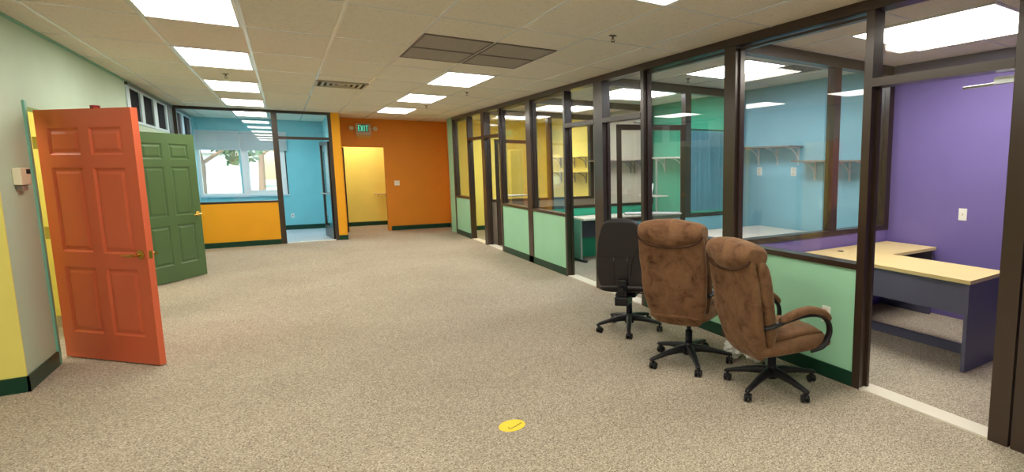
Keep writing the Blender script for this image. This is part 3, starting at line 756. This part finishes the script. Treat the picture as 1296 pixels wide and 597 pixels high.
# teal curtain hanging inside the green room along the divider
cv = MB(); n = 90; rings = []
t = thing('curtain', 'pleated teal blue curtain hanging behind the inner glazing', 'curtain', (5.2, 6.46, .93))
for z in (2.12, 1.6, 1.2, .94):
    o_, i_ = [], []
    for k in range(n+1):
        x = 4.80+(5.64-4.80)*k/n; a_ = k/n*2*PI*9; am = .042+.016*math.sin(k*.37)+(2.12-z)*.006
        y = 6.43+am*math.sin(a_+.5*math.sin(k*.21+z*.6))
        o_.append((x, y-.003, z)); i_.append((x, y+.003, z))
    rings.append(cv.ring(o_+list(reversed(i_))))
cv.skin(rings); cv.build('cloth', M['curtain'], t, smooth='auto')
MB().cyl((4.78, 6.43, 2.14), (5.70, 6.43, 2.14), .012).build('rod', M['bronze'], t)

# ------------------------------------------------------------------ office chairs
def five_star(t, off, m=M['plastic_black'], R0=.335, zl=.34):
    b_ = MB().lathe([(.001, .075), (.045, .075), (.05, .10), (.045, .15), (.033, .17), (.001, .17)])
    b_.build('hub', m, t, local=True, smooth='auto')
    gl = MB().lathe([(.001, .15), (.03, .15), (.03, .27), (.027, .275), (.018, .28), (.018, zl), (.001, zl)])
    gl.build('gas_lift', M['lift'], t, local=True, smooth='auto')
    for k in range(5):
        a_ = math.radians(off+72*k); u = Vector((math.cos(a_), math.sin(a_), 0)); v = Vector((-math.sin(a_), math.cos(a_), 0)); w_ = Vector((0, 0, 1))
        l = MB(); secs = []
        for s_, z, hw, hh in ((.03, .125, .034, .034), (.10, .125, .030, .028), (.20, .112, .024, .020), (.30, .092, .020, .015), (R0+.012, .083, .018, .013), (R0+.022, .080, .012, .008)):
            secs.append((u*s_+w_*z, v, w_, hw, hh, 3.2))
        l.loft(secs, 16); lo = l.build('leg', m, t, local=True, smooth='auto')
        c = MB(); p = u*R0
        c.cyl(p+w_*.03, p+w_*.078, .008, n=10)
        ax = (v*math.cos(.6+k)+u*math.sin(.6+k)).normalized()
        fw = ax.cross(w_)
        q_ = p+fw*.012
        for s_ in (-1, 1): c.tube([q_+ax*(s_*.006)+w_*.028, q_+ax*(s_*.012)+w_*.028, q_+ax*(s_*.024)+w_*.028, q_+ax*(s_*.028)+w_*.028], [.02, .028, .028, .021], 18)
        hood = [q_+ax*0+fw*(.026*math.cos(h))+w_*(.032+.026*math.sin(h)) for h in [PI*.05+PI*.9*j/6 for j in range(7)]]
        c.tube(hood, .009, 8)
        c.build('caster', m, lo, local=True, smooth='auto')

Yv = Vector((0, 1, 0))
def smooth_path(P, n):
    """Catmull-Rom through tuples of equal length"""
    out = []
    for i in range(len(P)-1):
        p0, p1, p2, p3 = P[max(i-1, 0)], P[i], P[i+1], P[min(i+2, len(P)-1)]
        for k in range(n):
            t_ = k/n
            out.append(tuple(.5*((2*b_)+(-a_+c_)*t_+(2*a_-5*b_+4*c_-d_)*t_*t_+(-a_+3*b_-3*c_+d_)*t_**3) for a_, b_, c_, d_ in zip(p0, p1, p2, p3)))
    out.append(tuple(P[-1])); return out
def cushion(ctrl, n=5, ring=36, wob=0., seed=0, e=3.):
    """ctrl: (x, z, half width, half thickness) along a curve in the xz plane; rounded ends"""
    P = smooth_path(ctrl, n); secs = []
    for i, (x, z, hw, ht) in enumerate(P):
        a_ = P[max(i-1, 0)]; b_ = P[min(i+1, len(P)-1)]
        tx, tz = b_[0]-a_[0], b_[1]-a_[1]; l = math.hypot(tx, tz) or 1
        secs.append(((x, 0, z), (0, 1, 0), (-tz/l, 0, tx/l), max(hw, .004), max(ht, .003), e))
    return MB().loft(secs, ring, wob, seed)

def brown_chair(loc, ang, off, label, dz=0.):
    t = thing('office_chair', label, 'office chair', loc, math.radians(ang), 'brown suede office chairs')
    five_star(t, off-ang, zl=.36+dz)
    n0 = set(bpy.data.objects)
    MB().box(-.14, .12, -.11, .11, .335, .375, .012).build('mechanism', M['plastic_black'], t, local=True)
    # seat
    cushion([(-.27, .395, .18, .01), (-.262, .40, .225, .045), (-.18, .405, .255, .062), (0, .412, .265, .068), (.18, .418, .268, .070), (.27, .412, .262, .066), (.325, .40, .245, .045), (.338, .395, .20, .012)], wob=.006, seed=1).build('seat', M['suede'], t, local=True, smooth=True)
    cushion([(-.19, .475, .14, .006), (-.17, .478, .19, .028), (-.05, .485, .215, .040), (.12, .488, .218, .040), (.24, .478, .212, .036), (.31, .452, .19, .02), (.325, .44, .15, .006)], wob=.010, seed=2).build('seat_cushion', M['suede'], t, local=True, smooth=True)
    # rear shell of the back
    cushion([(-.215, .335, .15, .008), (-.223, .35, .195, .030), (-.255, .45, .235, .045), (-.30, .62, .262, .050), (-.335, .82, .268, .048), (-.365, .97, .266, .046), (-.385, 1.07, .256, .042), (-.395, 1.115, .235, .03), (-.398, 1.13, .19, .008)], ring=44, wob=.006, seed=3, e=3.4).build('back_shell', M['suede'], t, local=True, smooth=True)
    # front cushions
    cushion([(-.165, .50, .15, .006), (-.16, .52, .19, .045), (-.18, .62, .215, .064), (-.21, .73, .215, .054), (-.22, .765, .18, .008)], wob=.008, seed=4).build('lumbar_cushion', M['suede'], t, local=True, smooth=True)
    cushion([(-.205, .735, .17, .008), (-.21, .76, .215, .060), (-.24, .86, .235, .076), (-.275, .95, .235, .066), (-.29, .985, .19, .010)], wob=.008, seed=5).build('back_cushion', M['suede'], t, local=True, smooth=True)
    # head roll folds over the top of the back
    hp = smooth_path([(-.262, .10, .02), (-.252, .125, .055), (-.19, .135, .085), (0, .145, .112), (.19, .135, .085), (.252, .125, .055), (.262, .10, .02)], 5)
    secs = []
    for y, a_, b_ in hp:
        secs.append(((-.335, y, 1.085-.28*b_), Vector((.96, 0, -.28)), Vector((.28, 0, .96)), .118*(b_/.1)**.6, b_, 2.5))
    MB().loft(secs, 32, .007, 6).build('headrest', M['suede'], t, local=True, smooth=True)
    MB().tube(smooth_path([(-.395, -.262, 1.05), (-.418, -.235, 1.012), (-.434, -.14, .975), (-.437, 0, .962), (-.434, .14, .975), (-.418, .235, 1.012), (-.395, .262, 1.05)], 5), .0065, 8).build('headrest_seam', M['suede_dark'], t, local=True, smooth=True)
    # side bolsters seen beside the cushions
    for s_ in (-1, 1):
        b_ = MB(); P = smooth_path([(-.225, .42, .012), (-.23, .50, .035), (-.255, .66, .042), (-.29, .84, .045), (-.32, .98, .040), (-.345, 1.05, .012)], 5); secs = []
        for x, z, r in P: secs.append(((x+.035, s_*(.222+.03*(z-.4)), z), (0, 1, 0), Vector((1, 0, .3)).normalized(), r, r*1.15, 2.3))
        b_.loft(secs, 20, .005, 7+s_).build('side_bolster', M['suede'], t, local=True, smooth=True)
        y = s_*.278
        fr = MB().tube(smooth_path([(-.27, y*.92, .585), (-.20, y, .600), (-.10, y, .622), (.06, y, .640), (.19, y, .622), (.262, y, .570), (.282, y, .50), (.262, y*.99, .44), (.225, y*.97, .395), (.16, y*.8, .362)], 4), [.026]*37, 12, .55)
        ar = fr.build('armrest_frame', M['plastic_black'], t, local=True, smooth=True)
        pp = smooth_path([(-.155, .630, .006), (-.14, .633, .028), (-.04, .660, .036), (.08, .676, .036), (.19, .652, .036), (.262, .602, .030), (.282, .568, .006)], 5); secs = []
        for i, (x, z, r) in enumerate(pp):
            a_, c_ = pp[max(i-1, 0)], pp[min(i+1, len(pp)-1)]; tx, tz = c_[0]-a_[0], c_[1]-a_[1]; l = math.hypot(tx, tz)
            secs.append(((x, y, z), (0, 1, 0), (-tz/l, 0, tx/l), r*1.0, r*.72, 2.6))
        MB().loft(secs, 20, .003, 9).build('armrest_pad', M['suede'], ar, local=True, smooth=True)
    for o in set(bpy.data.objects)-n0:      # the gas lift sets the height of everything above it
        if o.parent is t: o.location.z = dz
    return t
brown_chair((2.635, 3.46, 0), 31, 29, 'taller looking brown suede office chair seen from behind, in the middle of three', .055)
brown_chair((2.825, 2.705, 0), -8, 52, 'brown suede office chair seen from its side, its armrest facing out', -.04)

def black_chair(loc, ang, off, label):
    t = thing('office_chair', label, 'office chair', loc, math.radians(ang))
    five_star(t, off-ang, R0=.31, zl=.37)
    MB().box(-.15, .12, -.10, .10, .36, .40, .012).build('mechanism', M['plastic_black'], t, local=True)
    MB().box(-.10, .06, -.26, -.245, .345, .365).cyl((-.02, -.10, .375), (-.02, -.27, .355), .006, n=8).build('tilt_lever', M['nickel'], t, local=True)
    cushion([(-.24, .465, .18, .008), (-.23, .468, .225, .040), (-.10, .465, .25, .055), (.08, .470, .255, .058), (.22, .462, .245, .050), (.27, .45, .20, .01)]).build('seat', M['leather'], t, local=True, smooth=True)
    # tombstone back: front cushion plus a thin rear shell
    prof = [(-.205, .455, .17, .006), (-.212, .47, .215, .020), (-.225, .56, .246, .026), (-.238, .66, .252, .026), (-.255, .80, .243, .026), (-.275, .93, .222, .025), (-.295, 1.05, .182, .023), (-.304, 1.10, .145, .018), (-.308, 1.128, .09, .005)]
    cushion(prof, ring=44, e=4.2).build('back_shell', M['leather'], t, local=True, smooth=True)
    cushion([(x+.048, z, hw*.98, ht*1.5) for x, z, hw, ht in prof], ring=44, e=3.).build('backrest', M['leather'], t, local=True, smooth=True)
    def rear(z):
        P = smooth_path(prof, 6)
        for a_, b_ in zip(P, P[1:]):
            if a_[1] <= z <= b_[1]:
                f_ = (z-a_[1])/(b_[1]-a_[1]+1e-9); return a_[0]+(b_[0]-a_[0])*f_-(a_[3]+(b_[3]-a_[3])*f_), a_[2]+(b_[2]-a_[2])*f_
        return P[-1][0]-P[-1][3], P[-1][2]
    for y0 in (-.055, .075):
        MB().tube([(rear(z)[0]-.001, y0, z) for z in [.50+.03*k for k in range(10)]], .0035, 6).build('seam', M['piping'], t, local=True)
    MB().tube([(rear(.775)[0]-.001, y, .775) for y in [-.22+.04*k for k in range(12)]], .003, 6).build('seam', M['piping'], t, local=True)
    for y0 in (-.055, .075):
        st = MB().cyl((rear(.765)[0]-.004, y0, .772), (rear(.735)[0]-.004, y0, .735), .004, n=8); st.build('tack_stitch', M['thread'], t, local=True)
    MB().tube([(rear(.79)[0]-.002, -.105+.00*k, .79) if 0 else (rear(.60+.030*k)[0]-.002, -.085-.16*(k/12)**2.2, .60+.030*k) for k in range(13)], .005, 6).build('edge_piping', M['piping'], t, local=True)
    # J bar bracket and tension knob behind the seat
    MB().box(-.285, -.245, -.045, .045, .36, .56, .010).build('back_bar', M['plastic_black'], t, local=True)
    MB().box(-.31, -.12, -.065, .065, .315, .40, .012).build('bracket_cover', M['plastic_black'], t, local=True)
    kn = MB().cyl((-.285, 0, .47), (-.325, 0, .47), .034, .028); kn.build('knob', M['plastic_black'], t, local=True, smooth='auto')
    return t
black_chair((2.70, 4.52, 0), 45, 22, 'black leather armless office chair with a tombstone shaped back')

# crumpled white paper behind the armed chair
def crumple(loc, r, seed, label, flat=.8):
    random.seed(seed); bm_ = MB(); bmesh.ops.create_icosphere(bm_.bm, subdivisions=3, radius=r)
    for v in bm_.bm.verts:
        n_ = v.co.normalized(); k = 1+.45*noise.noise(n_*2.3+Vector((seed, 0, 0)))+.25*noise.noise(n_*5+Vector((0, seed, 0)))
        v.co = Vector((n_.x*r*k*1.25, n_.y*r*k, n_.z*r*k*flat))
    mz = min(v.co.z for v in bm_.bm.verts)
    for v in bm_.bm.verts: v.co += Vector((loc[0], loc[1], -mz+loc[2]))
    o = bm_.build('crumpled_paper', M['paper']); tag(o, label, 'paper', 'crumpled paper behind the chairs'); return o
crumple((3.10, 3.13, 0), .09, 3, 'larger crumpled white paper on the carpet under the armed brown chair')
crumple((3.03, 3.32, 0), .08, 8, 'smaller crumpled white paper lying towards the middle chair', 1.0)

# yellow floor sticker
t = thing('floor_sticker', 'round yellow sticker on the carpet in front of the chairs', 'sticker', (1.06, 3.215, 0))
MB().lathe([(.001, 0), (.080, 0), (.080, .002), (.001, .0025)], (1.06, 3.215, 0), 40).build('disc', M['sticker'], t, smooth='auto')
k = MB().tube([(1.03, 3.20, .003), (1.035, 3.175, .003), (1.075, 3.19, .003), (1.12, 3.215, .003)], .004, 6, .3); k.build('mark', M['ink'], t)

# ------------------------------------------------------------------ outdoors through the office window
struct('ground_lawn', MB().box(-60, 60, YB+.16, 90, -.4, -.3), M['lawn'], 'bright lawn outside the office window', 'lawn')
struct('road_outside', MB().box(-60, 60, 34, 40, -.32, -.29), M['asphalt'], 'pale road beyond the lawn', 'road')
def tree(x, y, h, r, seed, label, nleaf=1500):
    random.seed(seed)
    t = thing('tree', label, 'tree', (x, y, -.3), 0, 'trees outside the office window')
    tr = MB().tube([(x, y, -.3), (x+.1, y, h*.3), (x-.1, y+.1, h*.6), (x, y, h*.9)], [.2, .15, .1, .04], 10)
    for k in range(7):
        a_ = k*2.4; z = h*(.3+.08*k); tr.tube([(x, y, z), (x+math.cos(a_)*r*.4, y+math.sin(a_)*r*.4, z+h*.12), (x+math.cos(a_)*r*.75, y+math.sin(a_)*r*.75, z+h*.17)], [.07, .045, .015], 7)
    tr.build('trunk', M['bark'], t, smooth='auto')
    lf = MB()
    blobs = [(random.uniform(-.6, .6)*r, random.uniform(-.6, .6)*r, h*random.uniform(.42, .92), r*random.uniform(.35, .55)) for _ in range(9)]
    for i in range(nleaf):
        bx_, by_, bz_, br = random.choice(blobs); d_ = Vector((random.gauss(0, 1), random.gauss(0, 1), random.gauss(0, 1))).normalized()*br*random.uniform(.6, 1.05)
        c = Vector((x+bx_, y+by_, bz_))+d_; u = Vector((random.gauss(0, 1), random.gauss(0, 1), random.gauss(0, 1))).normalized(); v = u.orthogonal().normalized(); s_ = random.uniform(.10, .2)
        lf.bm.faces.new(lf.ring([c-u*s_, c+v*s_*.6, c+u*s_, c-v*s_*.6]))
    lf.build('crown', M['leaf'], t, props={'kind': 'stuff'})
tree(-2.4, 24.5, 5.2, 2.0, 2, 'slim pale tree on the lawn left of the window mullion')
tree(-5.5, 29, 6.5, 3.0, 4, 'broad tree farther left on the lawn', 2200)
tree(-1.2, 45, 7.5, 3.4, 6, 'tree beyond the road on the right half of the window', 1800)
tree(-9.5, 48, 9, 4.0, 9, 'tall tree far off across the road', 2200)
t = thing('building', 'pale low house far across the road', 'building', (-6, 60, -.3))
MB().box(-11, -1.5, 58, 64, -.3, 2.6).build('wall', M['siding'], t)
rf = MB(); a_ = rf.ring([(-11.4, 57.6, 2.6), (-1.1, 57.6, 2.6), (-1.1, 64.4, 2.6), (-11.4, 64.4, 2.6)]); b_ = rf.ring([(-9.4, 60.6, 4.3), (-3.1, 60.6, 4.3), (-3.1, 61.4, 4.3), (-9.4, 61.4, 4.3)]); rf.skin([a_, b_]); rf.build('roof', M['roofing'], t)
for x in (-9.5, -6, -3.4): MB().box(x, x+1.2, 57.95, 58.02, .9, 2.0).build('window', M['roofing'], t)

# ------------------------------------------------------------------ light from outside
wd = bpy.data.worlds.new('World'); S.world = wd; wd.use_nodes = True
nt = wd.node_tree; bg = nt.nodes['Background']
sk = nt.nodes.new('ShaderNodeTexSky'); sk.sky_type = 'NISHITA'; sk.sun_disc = False; sk.sun_elevation = math.radians(48); sk.sun_rotation = math.radians(200); sk.air_density = 1.6; sk.dust_density = 2.0
nt.links.new(sk.outputs[0], bg.inputs['Color']); bg.inputs['Strength'].default_value = .30
sl = bpy.data.lights.new('sun', 'SUN'); sl.energy = 1.3; sl.angle = .01; sl.color = (1, .96, .9)
so = bpy.data.objects.new('sun', sl); COL.objects.link(so); so.rotation_euler = (math.radians(42), 0, math.radians(-20))

# ------------------------------------------------------------------ camera
cam = bpy.data.cameras.new('camera'); co = bpy.data.objects.new('camera', cam); COL.objects.link(co); S.camera = co
F, YAW, PIT = 688.5, .616, -.122
fw = Vector((math.sin(YAW)*math.cos(PIT), math.cos(YAW)*math.cos(PIT), math.sin(PIT))); r_ = fw.cross(Vector((0, 0, 1))).normalized(); u_ = r_.cross(fw)
mt = Matrix(((r_.x, u_.x, -fw.x), (r_.y, u_.y, -fw.y), (r_.z, u_.z, -fw.z))).to_4x4(); mt.translation = Vector((0, 0, 1.619))
co.matrix_world = mt
cam.sensor_width = 36; cam.sensor_fit = 'HORIZONTAL'; cam.lens = F*36/1296; cam.shift_x = -200.55/1296; cam.shift_y = -5.1/1296; cam.clip_start = .02; cam.clip_end = 300

S.view_settings.view_transform = 'Standard'; S.view_settings.look = 'None'; S.view_settings.gamma = 1; S.view_settings.use_curve_mapping = False
S.view_settings.exposure = 1.55
cy = S.cycles
cy.use_denoising = True; cy.max_bounces = 10; cy.diffuse_bounces = 5; cy.glossy_bounces = 4; cy.transparent_max_bounces = 24
cy.sample_clamp_indirect = 6; cy.caustics_reflective = False; cy.caustics_refractive = False
